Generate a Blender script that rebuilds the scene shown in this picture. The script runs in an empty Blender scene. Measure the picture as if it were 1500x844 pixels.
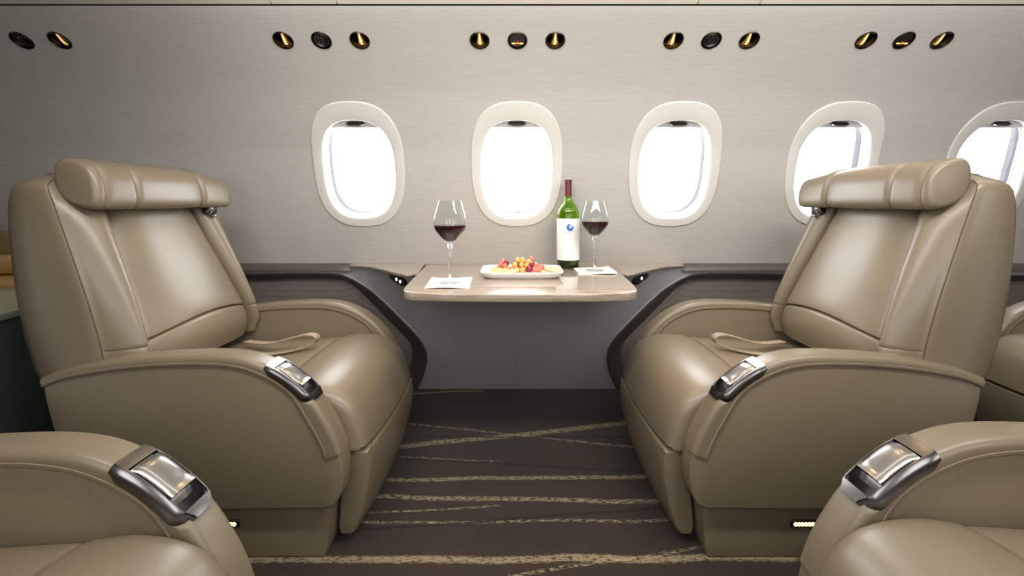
import bpy, bmesh, math, random
from mathutils import Vector, Matrix
random.seed(7)
C = bpy.context.scene.collection
PI = math.pi
F, VPX, HY, HC = 660.0, 757.0, 295.0, 0.98      # focal length in pixels, principal point, eye height

# ------------------------------------------------------------------ helpers
def lerp(a, b, t): return a + (b - a) * t
def sstep(a, b, x):
    if a == b: return float(x >= b)
    t = max(0.0, min(1.0, (x - a) / (b - a))); return t * t * (3 - 2 * t)
def gauss(x, c, w): return math.exp(-((x - c) / w) ** 2)

def catmull(pts, n=6, closed=False):
    out = []; m = len(pts)
    def g(i): return pts[i % m] if closed else pts[max(0, min(m - 1, i))]
    for i in range(m if closed else m - 1):
        p0, p1, p2, p3 = g(i - 1), g(i), g(i + 1), g(i + 2)
        for k in range(n):
            t = k / n
            out.append(tuple(0.5 * (2 * b + (c - a) * t + (2 * a - 5 * b + 4 * c - d) * t * t + (3 * b - a - 3 * c + d) * t ** 3)
                             for a, b, c, d in zip(p0, p1, p2, p3)))
    if not closed: out.append(tuple(pts[-1]))
    return out

def arclen(pts):
    s = [0.0]
    for a, b in zip(pts, pts[1:]): s.append(s[-1] + math.dist(a, b))
    return s
def sample(pts, s, v):
    v = max(0.0, min(s[-1], v))
    for i in range(len(s) - 1):
        if v <= s[i + 1] or i == len(s) - 2:
            t = (v - s[i]) / max(1e-9, s[i + 1] - s[i])
            return tuple(lerp(a, b, t) for a, b in zip(pts[i], pts[i + 1]))
def resample(pts, n):
    s = arclen(pts); return [sample(pts, s, s[-1] * k / (n - 1)) for k in range(n)]

def inset(poly, d):
    """closed 2D polygon moved inwards by d (counter-clockwise or clockwise alike)"""
    m = len(poly)
    area = sum(poly[i][0] * poly[(i + 1) % m][1] - poly[(i + 1) % m][0] * poly[i][1] for i in range(m))
    sg = 1 if area > 0 else -1
    out = []
    for i in range(m):
        a, b = poly[i - 1], poly[(i + 1) % m]
        tx, ty = b[0] - a[0], b[1] - a[1]; l = math.hypot(tx, ty) or 1
        out.append((poly[i][0] - sg * ty / l * d, poly[i][1] + sg * tx / l * d))
    return out

class MB:
    def __init__(s): s.v = []; s.f = []; s.m = []; s.mi = 0
    def add(s, p): s.v.append(tuple(p)); return len(s.v) - 1
    def face(s, ids): s.f.append(tuple(ids)); s.m.append(s.mi)
    def grid(s, rows, cu=False, cv=False):
        ids = [[s.add(p) for p in r] for r in rows]
        nr, nc = len(ids), len(ids[0])
        for i in range(nr if cv else nr - 1):
            for j in range(nc if cu else nc - 1):
                a, b = ids[i], ids[(i + 1) % nr]
                s.face((a[j], a[(j + 1) % nc], b[(j + 1) % nc], b[j]))
        return ids
    def loft(s, rings, cap=True):
        ids = s.grid(rings, cu=True)
        if cap:
            s.face(ids[0][::-1]); s.face(ids[-1])
    def box(s, a, b, r=0.0, seg=2, fn=None):
        x0, y0, z0 = a; x1, y1, z1 = b
        if r <= 0:
            rg = [[(x0, y0, z), (x1, y0, z), (x1, y1, z), (x0, y1, z)] for z in (z0, z1)]
        else:
            rg = []
            def ring(z, i):
                q = []
                for cx, cy, a0 in ((x1 - r, y1 - r, 0), (x0 + r, y1 - r, 90), (x0 + r, y0 + r, 180), (x1 - r, y0 + r, 270)):
                    for k in range(seg + 1):
                        t = math.radians(a0 + 90 * k / seg)
                        q.append((cx + (r - i) * math.cos(t), cy + (r - i) * math.sin(t), z))
                return q
            for k in range(seg + 1):
                t = PI / 2 * k / seg; rg.append(ring(z0 + r - r * math.sin(t + 0) if False else z0 + r * (1 - math.sin(t)), r * (1 - math.cos(t)) if False else r * (1 - math.cos(PI / 2 - t)) * 0 + r * (1 - math.cos(t)) * 0 + r - r * math.cos(t)))
            rg = []
            for k in range(seg + 1):
                t = PI / 2 * k / seg; rg.append(ring(z0 + r * (1 - math.sin(t)) , r * (1 - math.cos(t))))
            rg = rg[::-1]
            for k in range(seg + 1):
                t = PI / 2 * k / seg; rg.append(ring(z1 - r * (1 - math.sin(t)), r * (1 - math.cos(t))))
        if fn: rg = [[fn(p) for p in q] for q in rg]
        s.loft(rg)
    def prism(s, poly, y0, y1, r=0.01, seg=3, fn=None, ladder=False):
        """polygon in x,z extruded along y with rounded rims"""
        rg = []
        for k in range(seg + 1):
            t = PI / 2 * k / seg
            rg.append([(x, y0 + r * (1 - math.sin(t)), z) for x, z in inset(poly, r * (1 - math.cos(t)))])
        rg = rg[::-1]
        for k in range(seg + 1):
            t = PI / 2 * k / seg
            rg.append([(x, y1 - r * (1 - math.sin(t)), z) for x, z in inset(poly, r * (1 - math.cos(t)))])
        if fn: rg = [[fn(p) for p in q] for q in rg]
        if ladder:
            ids = s.grid(rg, cu=True); m = len(poly)
            for r_ in (ids[0], ids[-1]):
                for i in range(m // 2 - 1): s.face((r_[i], r_[i + 1], r_[m - 2 - i], r_[m - 1 - i]))
        else: s.loft(rg)
    def tube(s, path, r, n=6, closed=False):
        rg = []; m = len(path)
        for i in range(m):
            a = Vector(path[(i - 1) % m] if closed else path[max(0, i - 1)]); b = Vector(path[(i + 1) % m] if closed else path[min(m - 1, i + 1)])
            t = (b - a).normalized()
            u = t.cross(Vector((0, 0, 1)))
            if u.length < 0.05: u = t.cross(Vector((0, 1, 0)))
            u.normalize(); w = t.cross(u); p = Vector(path[i])
            rr = r[i] if isinstance(r, (list, tuple)) else r
            rg.append([tuple(p + u * rr * math.cos(2 * PI * k / n) + w * rr * math.sin(2 * PI * k / n)) for k in range(n)])
        if closed: s.grid(rg, cu=True, cv=True)
        else: s.loft(rg)
    def ribbon(s, path, wd, w, t):
        """flat band: path points, width direction(s), width, thickness"""
        rg = []; m = len(path)
        for i in range(m):
            a = Vector(path[max(0, i - 1)]); b = Vector(path[min(m - 1, i + 1)]); tg = (b - a).normalized()
            d = Vector(wd[i] if isinstance(wd, list) else wd); d = (d - tg * d.dot(tg)).normalized(); nn = tg.cross(d)
            p = Vector(path[i])
            rg.append([tuple(p + d * sx * w / 2 + nn * sy * t / 2) for sx, sy in ((-1, -1), (1, -1), (1, 1), (-1, 1))])
        s.loft(rg)
    def lathe(s, prof, cx=0, cy=0, n=32, cap=True):
        rg = [[(cx + r * math.cos(2 * PI * k / n), cy + r * math.sin(2 * PI * k / n), z) for k in range(n)] for r, z in prof]
        s.loft(rg, cap)
    def sphere(s, c, r, n=14, m=9, sc=(1, 1, 1)):
        rg = []
        for i in range(m + 1):
            t = PI * (0.02 + 0.96 * i / m)
            rg.append([(c[0] + sc[0] * r * math.sin(t) * math.cos(2 * PI * k / n), c[1] + sc[1] * r * math.sin(t) * math.sin(2 * PI * k / n), c[2] - sc[2] * r * math.cos(t)) for k in range(n)])
        s.loft(rg)
    def build(s, name, mat, parent=None, xf=None, angle=40, smooth=True, loc=None, normals=None):
        me = bpy.data.meshes.new(name)
        vs = [xf(p) for p in s.v] if xf else s.v
        me.from_pydata(vs, [], s.f)
        mats = mat if isinstance(mat, (list, tuple)) else [mat]
        for m in mats: me.materials.append(m)
        if len(mats) > 1: me.polygons.foreach_set('material_index', s.m)
        bm = bmesh.new(); bm.from_mesh(me)
        if normals is None:
            bmesh.ops.remove_doubles(bm, verts=bm.verts, dist=1e-6)
            bmesh.ops.recalc_face_normals(bm, faces=bm.faces)
        bm.to_mesh(me); bm.free()
        if smooth:
            me.polygons.foreach_set('use_smooth', [len(q.vertices) < 12 for q in me.polygons])
            if normals is None: me.set_sharp_from_angle(angle=math.radians(angle))
            else: me.normals_split_custom_set_from_vertices(normals)
        me.update()
        o = bpy.data.objects.new(name, me); C.objects.link(o)
        if parent: o.parent = parent
        if loc: o.location = loc
        return o

def tag(o, label, cat, group=None, kind=None):
    o['label'] = label; o['category'] = cat
    if group: o['group'] = group
    if kind: o['kind'] = kind
    return o
def thing(name, label, cat, loc=(0, 0, 0), group=None, kind=None):
    o = bpy.data.objects.new(name, None); C.objects.link(o); o.location = loc; o.empty_display_size = .05
    return tag(o, label, cat, group, kind)
def struct(name, label=None):
    o = bpy.data.objects.new(name, None); C.objects.link(o); o.empty_display_size = .05
    o['kind'] = 'structure'
    if label: o['label'] = label; o['category'] = name.split('_')[0]
    return o
def st(o, label, cat):
    o['kind'] = 'structure'; o['label'] = label; o['category'] = cat; return o

# ------------------------------------------------------------------ materials
def srgb(r, g, b):
    f = lambda c: c / 12.92 if c <= .04045 else ((c + .055) / 1.055) ** 2.4
    return (f(r / 255), f(g / 255), f(b / 255), 1)
class NT:
    def __init__(s, name):
        s.mat = bpy.data.materials.new(name); s.mat.use_nodes = True
        s.t = s.mat.node_tree; s.b = s.t.nodes['Principled BSDF']; s.out = s.t.nodes['Material Output']
    def n(s, ty, **kw):
        x = s.t.nodes.new(ty)
        for k, v in kw.items():
            if k.startswith('i_'):
                x.inputs[int(k[2:])].default_value = v
            else: setattr(x, k, v)
        return x
    def l(s, a, b): s.t.links.new(a, b)
    def m(s, op, a, b=None, c=None):
        x = s.t.nodes.new('ShaderNodeMath'); x.operation = op
        for i, v in enumerate((a, b, c)):
            if v is None: continue
            if isinstance(v, (int, float)): x.inputs[i].default_value = v
            else: s.l(v, x.inputs[i])
        return x.outputs[0]
    def mix(s, f, a, b):
        x = s.t.nodes.new('ShaderNodeMix'); x.data_type = 'RGBA'
        for i, v in ((0, f), (6, a), (7, b)):
            if isinstance(v, (int, float, tuple)): x.inputs[i].default_value = v
            else: s.l(v, x.inputs[i])
        return x.outputs[2]
    def coord(s, scale=(1, 1, 1)):
        tc = s.n('ShaderNodeTexCoord'); mp = s.n('ShaderNodeMapping'); mp.inputs['Scale'].default_value = scale
        s.l(tc.outputs['Object'], mp.inputs[0]); return mp.outputs[0]
    def noise(s, co, scale, detail=2, rough=.5):
        x = s.n('ShaderNodeTexNoise'); x.inputs['Scale'].default_value = scale; x.inputs['Detail'].default_value = detail
        x.inputs['Roughness'].default_value = rough; s.l(co, x.inputs['Vector']); return x.outputs[0]
    def bump(s, h, strength=.2, dist=.001):
        x = s.n('ShaderNodeBump'); x.inputs['Strength'].default_value = strength; x.inputs['Distance'].default_value = dist
        s.l(h, x.inputs['Height']); s.l(x.outputs[0], s.b.inputs['Normal'])
    def set(s, **kw):
        for k, v in kw.items(): s.b.inputs[k.replace('_', ' ')].default_value = v
def simple(name, col, rough=.5, metal=0.0, noise=0.0, nscale=60, bump=0.0, coat=0.0, **kw):
    t = NT(name); t.set(Base_Color=col, Roughness=rough, Metallic=metal)
    if coat: t.b.inputs['Coat Weight'].default_value = coat; t.b.inputs['Coat Roughness'].default_value = .04
    for k, v in kw.items(): t.b.inputs[k.replace('_', ' ')].default_value = v
    if noise or bump:
        h = t.noise(t.coord(), nscale, 3)
        if noise:
            lo = tuple(c * (1 - noise) for c in col[:3]) + (1,); hi = tuple(min(1, c * (1 + noise)) for c in col[:3]) + (1,)
            t.l(t.mix(h, lo, hi), t.b.inputs['Base Color'])
        if bump: t.bump(h, bump, .001)
    return t.mat

def leather_mat(name, col):
    t = NT(name); co = t.coord()
    big = t.noise(co, 6, 2); fine = t.noise(co, 420, 3, .6)
    vor = t.n('ShaderNodeTexVoronoi'); vor.inputs['Scale'].default_value = 330; t.l(co, vor.inputs['Vector'])
    t.l(t.mix(big, tuple(c * .93 for c in col[:3]) + (1,), tuple(c * 1.06 for c in col[:3]) + (1,)), t.b.inputs['Base Color'])
    t.set(Roughness=.36); t.b.inputs['Specular IOR Level'].default_value = .55; t.b.inputs['Coat Weight'].default_value = .35; t.b.inputs['Coat Roughness'].default_value = .33
    t.bump(t.m('ADD', vor.outputs['Distance'], t.m('MULTIPLY', fine, .5)), .10, .0012)
    return t.mat
LEATHER = leather_mat('tan_leather', srgb(127, 114, 93))
TAN2 = leather_mat('honey_leather', srgb(196, 160, 100))
STITCH = simple('stitch_thread', srgb(164, 146, 120), .6, noise=.2, nscale=300)
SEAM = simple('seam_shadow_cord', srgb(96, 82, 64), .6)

def wall_mat():
    t = NT('wall_fabric')
    a = t.noise(t.coord((9, 160, 160)), 1.0, 4, .6); b = t.noise(t.coord((40, 700, 700)), 1.0, 2, .6); c = t.noise(t.coord((300, 60, 60)), 1.0, 2)
    k = t.m('ADD', t.m('MULTIPLY', a, .5), t.m('ADD', t.m('MULTIPLY', b, .3), t.m('MULTIPLY', c, .2)))
    r = t.n('ShaderNodeMapRange'); r.inputs[1].default_value = .33; r.inputs[2].default_value = .67; t.l(k, r.inputs[0])
    t.l(t.mix(r.outputs[0], srgb(176, 171, 165), srgb(191, 186, 180)), t.b.inputs['Base Color'])
    t.set(Roughness=.75); t.bump(k, .12, .002); return t.mat
WALLM = wall_mat()
PLASTIC = simple('window_plastic', srgb(212, 208, 202), .38, noise=.02, nscale=8)
SHADE = simple('shade_fabric', srgb(225, 226, 230), .6, noise=.02, nscale=90)
CEILM = simple('ceiling_panel', srgb(188, 180, 168), .7, noise=.05, nscale=40)
DARK = simple('dark_void', srgb(18, 17, 16), .8, noise=.1)
RAIL = simple('rail_leather', srgb(92, 82, 77), .38, noise=.12, nscale=150, bump=.1)
PANEL = simple('panel_suede', srgb(182, 180, 184), .6, noise=.06, nscale=200, bump=.08)
def mesh_mat():
    t = NT('perforated_fabric'); vor = t.n('ShaderNodeTexVoronoi'); vor.inputs['Scale'].default_value = 130; vor.inputs['Randomness'].default_value = .25
    t.l(t.coord(), vor.inputs['Vector']); f = t.m('LESS_THAN', vor.outputs['Distance'], .28)
    t.l(t.mix(f, srgb(138, 127, 119), srgb(88, 78, 73)), t.b.inputs['Base Color']); t.set(Roughness=.75); return t.mat
MESHM = mesh_mat()
def veneer():
    t = NT('veneer'); a = t.noise(t.coord((3, 70, 70)), 1, 5, .65); b = t.noise(t.coord((14, 400, 400)), 1, 2)
    k = t.m('ADD', t.m('MULTIPLY', a, .7), t.m('MULTIPLY', b, .3))
    r = t.n('ShaderNodeMapRange'); r.inputs[1].default_value = .35; r.inputs[2].default_value = .65; t.l(k, r.inputs[0])
    t.l(t.mix(r.outputs[0], srgb(140, 123, 106), srgb(188, 172, 154)), t.b.inputs['Base Color'])
    t.set(Roughness=.22); t.b.inputs['Coat Weight'].default_value = 1; t.b.inputs['Coat Roughness'].default_value = .015; t.b.inputs['Coat IOR'].default_value = 1.6
    return t.mat
VENEER = veneer()
CHROME = simple('satin_chrome', srgb(168, 164, 160), .23, 1.0)
GUN = simple('gunmetal', srgb(118, 114, 112), .24, 1.0)
BLACK = simple('black_plastic', srgb(16, 16, 18), .35, noise=.1)
BRASS = simple('brass_reflector', srgb(226, 176, 92), .38, .9, noise=.08, nscale=40)
BRONZE = simple('dark_bronze', srgb(64, 56, 48), .25, 1.0)
BELT = simple('belt_webbing', srgb(156, 140, 120), .65, noise=.12, nscale=500, bump=.2)
PORC = simple('porcelain', srgb(240, 242, 246), .12, coat=.5)
PAPER = simple('napkin_paper', srgb(240, 236, 230), .8, noise=.03, nscale=90, bump=.1)
INK = simple('napkin_ink', srgb(196, 198, 204), .7)
LABEL = simple('label_paper', srgb(238, 238, 234), .6, noise=.02, nscale=80)
BLUE = simple('label_blue', srgb(52, 98, 168), .5, noise=.25, nscale=120)
PALEBLUE = simple('label_pale_blue', srgb(168, 196, 230), .5)
CAPS = simple('bottle_capsule', srgb(104, 52, 56), .35, 0.3)
def glass(name, col, rough=0.0, ior=1.45):
    t = NT(name); t.set(Base_Color=col, Roughness=rough, IOR=ior); t.b.inputs['Transmission Weight'].default_value = 1; return t.mat
GLASS = glass('clear_glass', (1, 1, 1, 1))
GREENG = glass('green_glass', (.52, .80, .10, 1))
WINE = simple('red_wine', srgb(44, 5, 14), .03, IOR=1.2)
def pane_mat():
    t = NT('window_glass'); tr = t.n('ShaderNodeBsdfTransparent'); gl = t.n('ShaderNodeBsdfGlossy'); gl.inputs['Roughness'].default_value = .02
    lw = t.n('ShaderNodeFresnel'); lw.inputs[0].default_value = 1.35; mx = t.n('ShaderNodeMixShader')
    t.l(t.m('MULTIPLY', lw.outputs[0], .15), mx.inputs[0]); t.l(tr.outputs[0], mx.inputs[1]); t.l(gl.outputs[0], mx.inputs[2]); t.l(mx.outputs[0], t.out.inputs[0]); return t.mat
PANE = pane_mat()
def thin_mat():
    t = NT('thin_clear_glass'); tr = t.n('ShaderNodeBsdfTransparent'); tr.inputs[0].default_value = (.96, .97, .97, 1); gl = t.n('ShaderNodeBsdfGlossy'); gl.inputs['Roughness'].default_value = .01
    lw = t.n('ShaderNodeLayerWeight'); lw.inputs[0].default_value = .5; mx = t.n('ShaderNodeMixShader')
    t.l(t.m('ADD', t.m('MULTIPLY', t.m('POWER', lw.outputs[1], 4), .55), .025), mx.inputs[0]); t.l(tr.outputs[0], mx.inputs[1]); t.l(gl.outputs[0], mx.inputs[2]); t.l(mx.outputs[0], t.out.inputs[0]); return t.mat
THIN = thin_mat()
def emit(name, col, k):
    t = NT(name); t.set(Base_Color=col); t.b.inputs['Emission Color'].default_value = col; t.b.inputs['Emission Strength'].default_value = k; return t.mat
LED = emit('warm_led', (1, .80, .36, 1), 1.6)
GLINT = emit('brass_glint', (1, .66, .28, 1), .5)  # glow for the stripe mirrored in the brass barrels
REDLIT = emit('red_sign', (1, .12, .03, 1), 1.4)
AMBER = emit('amber_sign', (1, .55, .12, 1), 2.2)
WHITEDOT = emit('button_light', (.9, .95, 1, 1), .9)
def fruit(name, c1, c2):
    t = NT(name); h = t.noise(t.coord(), 45, 2); t.l(t.mix(h, c1, c2), t.b.inputs['Base Color']); t.set(Roughness=.25)
    t.b.inputs['Subsurface Weight'].default_value = .25; t.b.inputs['Subsurface Radius'].default_value = (.01, .005, .003); return t.mat
G_AMBER = fruit('amber_grape_skin', srgb(214, 160, 78), srgb(232, 190, 120))
G_ROSE = fruit('rose_grape_skin', srgb(196, 92, 84), srgb(226, 150, 120))
G_DARK = fruit('dark_grape_skin', srgb(120, 24, 40), srgb(160, 52, 66))
STEM = simple('grape_stem', srgb(132, 120, 66), .7, noise=.2)
CHEESE = fruit('cheese_paste', srgb(232, 204, 132), srgb(240, 216, 156))
RIND = fruit('cheese_rind', srgb(232, 170, 88), srgb(240, 190, 110))
CRACK = simple('cracker_crust', srgb(226, 200, 158), .8, noise=.14, nscale=220, bump=.3)

def px_floor(px, py):
    Y = HC * F / (py - HY); return ((px - VPX) * Y / F, Y)
def carpet():
    t = NT('carpet'); tc = t.n('ShaderNodeTexCoord'); sp = t.n('ShaderNodeSeparateXYZ'); t.l(tc.outputs['Object'], sp.inputs[0])
    X, Y = sp.outputs[0], sp.outputs[1]
    co = tc.outputs['Object']
    fine = t.noise(co, 260, 3, .7); mid = t.noise(co, 70, 3, .65); wob = t.noise(t.coord((2.2, 2.2, 1)), 1, 2); big = t.noise(co, 3.2, 3, .6)
    fleck = t.noise(t.coord((45, 330, 1)), 1, 2, .6)
    wobc = t.m('MULTIPLY', t.m('SUBTRACT', wob, .5), .05)
    base = t.mix(big, srgb(50, 41, 34), srgb(68, 55, 46))
    base = t.mix(t.m('MULTIPLY', fine, .5), base, srgb(40, 31, 26))
    def line(p, q, wd, dens, ends=None):
        nonlocal base
        (x1, y1), (x2, y2) = px_floor(*p), px_floor(*q)
        sl = (y2 - y1) / (x2 - x1)
        yc = t.m('ADD', t.m('ADD', t.m('MULTIPLY', t.m('SUBTRACT', X, x1), sl), y1), wobc)
        d = t.m('ABSOLUTE', t.m('SUBTRACT', Y, yc))
        ed = t.m('ADD', d, t.m('MULTIPLY', t.m('SUBTRACT', mid, .5), wd * 1.6))
        r = t.n('ShaderNodeMapRange'); r.inputs[1].default_value = wd; r.inputs[2].default_value = wd * .55; t.l(ed, r.inputs[0])
        f = t.m('MULTIPLY', r.outputs[0], t.m('MULTIPLY', t.m('GREATER_THAN', t.m('ADD', t.m('MULTIPLY', fleck, .6), t.m('MULTIPLY', mid, .4)), dens + .01), .62))
        if ends:
            f = t.m('MULTIPLY', f, t.m('MULTIPLY', t.m('GREATER_THAN', X, ends[0]), t.m('LESS_THAN', X, ends[1])))
        base = t.mix(f, base, srgb(176, 160, 128))
    def dline(p, q, wd):
        nonlocal base
        (x1, y1), (x2, y2) = px_floor(*p), px_floor(*q); sl = (y2 - y1) / (x2 - x1)
        yc = t.m('ADD', t.m('ADD', t.m('MULTIPLY', t.m('SUBTRACT', X, x1), sl), y1), wobc)
        base = t.mix(t.m('MULTIPLY', t.m('LESS_THAN', t.m('ABSOLUTE', t.m('SUBTRACT', Y, yc)), wd), .6), base, srgb(30, 23, 19))
    line((598, 577), (705, 572), .010, .40, (-2.5, -.17))
    line((598, 620), (930, 655), .010, .50)
    line((585, 655), (920, 620), .023, .47)
    line((580, 670), (720, 677), .009, .52, (-2, -.05))
    line((565, 703), (945, 698), .0135, .47)
    line((560, 727), (965, 735), .0135, .48)
    line((560, 750), (710, 741), .006, .50, (-2, -.05))
    line((545, 765), (975, 762), .008, .50)
    line((355, 822), (1180, 817), .0150, .45)
    line((735, 846), (1060, 797), .008, .50)
    dline((580, 672), (930, 690), .006); dline((545, 775), (960, 745), .006); dline((600, 640), (920, 640), .008)
    t.l(base, t.b.inputs['Base Color']); t.set(Roughness=.95); t.b.inputs['Specular IOR Level'].default_value = .1
    t.b.inputs['Sheen Weight'].default_value = .15
    t.bump(t.m('ADD', fine, mid), .5, .004); return t.mat
CARPET = carpet()

# ------------------------------------------------------------------ the cabin shell
YC = 0.985                                   # aisle centre
prof = catmull([(2.224, .640), (2.209, .700), (2.187, .79), (2.166, .875), (2.100, 1.155), (2.055, 1.275), (1.972, 1.419), (1.885, 1.520), (1.770, 1.618), (1.652, 1.697)], 14)
prof_s = arclen(prof); SMAX = prof_s[-1]
def s_of_z(z):
    for i in range(len(prof) - 1):
        if prof[i + 1][1] >= z:
            t = (z - prof[i][1]) / (prof[i + 1][1] - prof[i][1]); return lerp(prof_s[i], prof_s[i + 1], t)
    return SMAX
def wpt(x, s, d=0.0):
    """point on the side wall at arc length s, moved d into the cabin"""
    y, z = sample(prof, prof_s, s); n = wnrm(s)
    return (x, y + n[1] * d, z + n[2] * d)
def wnrm(s):
    a = sample(prof, prof_s, max(0, s - .012)); b = sample(prof, prof_s, min(SMAX, s + .012))
    t = (b[0] - a[0], b[1] - a[1]); l = math.hypot(*t)
    return (0, -t[1] / l, t[0] / l)
def mirY(p): return (p[0], 2 * YC - p[1], p[2])
def superell(a, b, n):
    def f(th):
        c, s_ = math.cos(th), math.sin(th)
        r = (abs(c / a) ** n + abs(s_ / b) ** n) ** (-1 / n); return (r * c, r * s_)
    return f
PITCH = .735
WSB, WST = s_of_z(.868), s_of_z(1.417)
WSC, WB = (WSB + WST) / 2 - .003, (WST - WSB) / 2 + .006
WA = .2125
winO = superell(WA, WB, 2.65)
inA, inB, inC = .1655, .2325, WSC - .023
winI = superell(inA, inB, 2.7)
SPOT_S = s_of_z(1.614); SPR = .036
spotO = superell(SPR, SPR, 2)
sA = WST + .035; sB0, sB1 = SPOT_S - .07, SPOT_S + .055
XW = 3.6
def wall_mesh(mir=False, spots=()):
    mb = MB(); nn = []
    def put(x, s):
        p = wpt(x, s); n = wnrm(s)
        if mir: p = mirY(p); n = (n[0], -n[1], n[2])
        nn.append(n); return mb.add(p)
    def quad_cell(x0, x1, s0, s1, k):
        ids = [[put(x0, lerp(s0, s1, i / k)), put(x1, lerp(s0, s1, i / k))] for i in range(k + 1)]
        for a, b in zip(ids, ids[1:]):
            q = (a[0], a[1], b[1], b[0]); mb.face(q if not mir else q[::-1])
    def hole_cell(x0, x1, s0, s1, xc, sc, f, N, K, scale=.97):
        ths = [2 * PI * i / N for i in range(N)] + [math.atan2(b - sc, a - xc) % (2 * PI) for a in (x0, x1) for b in (s0, s1)]
        ths = sorted(set(round(t, 6) for t in ths)); rings = []
        for k in range(K + 1):
            row = []
            for th in ths:
                hx, hs = f(th); hx *= scale; hs *= scale
                ang = math.atan2(hs, hx)
                c, s_ = math.cos(th), math.sin(th)
                tx = ((x1 - xc) if c > 0 else (x0 - xc)) / c if abs(c) > 1e-9 else 1e9
                ts = ((s1 - sc) if s_ > 0 else (s0 - sc)) / s_ if abs(s_) > 1e-9 else 1e9
                r = min(tx, ts); u = (k / K) ** .8
                row.append(put(xc + lerp(hx, r * c, u), sc + lerp(hs, r * s_, u)))
            rings.append(row)
        m = len(ths)
        for a, b in zip(rings, rings[1:]):
            for j in range(m):
                q = (a[j], b[j], b[(j + 1) % m], a[(j + 1) % m]); mb.face(q if not mir else q[::-1])
    edges = [(i - .5) * PITCH for i in range(-1, 5)]
    for a, b in zip(edges, edges[1:]):
        hole_cell(a, b, 0.0, sA, (a + b) / 2, WSC, winO, 72, 8)
    for a, b in ((-XW, edges[0]), (edges[-1], XW)): quad_cell(a, b, 0, sA, 30)
    quad_cell(-XW, XW, sA, sB0, 10)
    xs = sorted(spots); cur = -XW; h = .062
    for x in xs:
        if x - h > cur + 1e-6: quad_cell(cur, x - h, sB0, sB1, 8)
        hole_cell(max(cur, x - h), x + h, sB0, sB1, x, SPOT_S, spotO, 28, 3, 1.0); cur = x + h
    quad_cell(cur, XW, sB0, sB1, 8)
    quad_cell(-XW, XW, sB1, SMAX, 6)
    # outer skin added behind the lining to stop daylight leaks
    def skin(x0, x1, s0, s1, d, k=10):
        ids = []
        for i in range(k + 1):
            r = []
            for x in (x0, x1):
                s_ = lerp(s0, s1, i / k); p = wpt(x, s_, -d); n = wnrm(s_)
                if mir: p = mirY(p); n = (n[0], -n[1], n[2])
                nn.append(n); r.append(mb.add(p))
            ids.append(r)
        for a, b in zip(ids, ids[1:]):
            q = (a[0], a[1], b[1], b[0]); mb.face(q if not mir else q[::-1])
    cols = [-XW] + [v for k in range(-1, 4) for v in (k * PITCH - .198, k * PITCH + .198)] + [XW]
    for a, b in zip(cols[::2], cols[1::2]): skin(a, b, 0, sA + .01, .02, 24)
    skin(-XW, XW, 0, WSB + .006, .02); skin(-XW, XW, WST - .006, sA + .03, .02); skin(-XW, XW, sA - .01, SMAX, .085, 16)
    lo = [(2.275, .70), (2.46, .50), (2.52, -.01)]  # closing sheet down to the floor, added against the same leaks
    ids = []
    for y, z in lo:
        r = []
        for x in (-XW, XW):
            p = (x, y, z); n = (0, -1, 0)
            if mir: p = mirY(p); n = (0, 1, 0)
            nn.append(n); r.append(mb.add(p))
        ids.append(r)
    for a, b in zip(ids, ids[1:]): mb.face((a[0], a[1], b[1], b[0]))
    return mb, nn

sc_y = wpt(0, SPOT_S)[1]; kx = sc_y / F
groupsx = [(32, 0), (471, 1), (758, 2), (1042, 1), (1324, 2)]     # centre of each trio of fittings and what its middle one is
spots = []
for gx, kind in groupsx:
    for j in ((0, 1) if gx == 32 else (-1, 0, 1)):
        xx = (gx + (55.5 if gx != 471 else 56) * j - VPX) * kx
        if gx == 32: typ = 'light' if j == 1 else 'vent'
        else: typ = 'light' if j else ('vent' if kind == 1 else 'sign')
        spots.append((xx, typ, gx, j))
mb, nn = wall_mesh(False, [s_[0] for s_ in spots]); st(mb.build('wall_far', WALLM, normals=nn), 'curved cabin side wall in pale woven fabric with five oval windows', 'wall')
mb, nn = wall_mesh(True, []); st(mb.build('wall_near', WALLM, normals=nn), 'opposite cabin side wall in pale woven fabric', 'wall')

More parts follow.
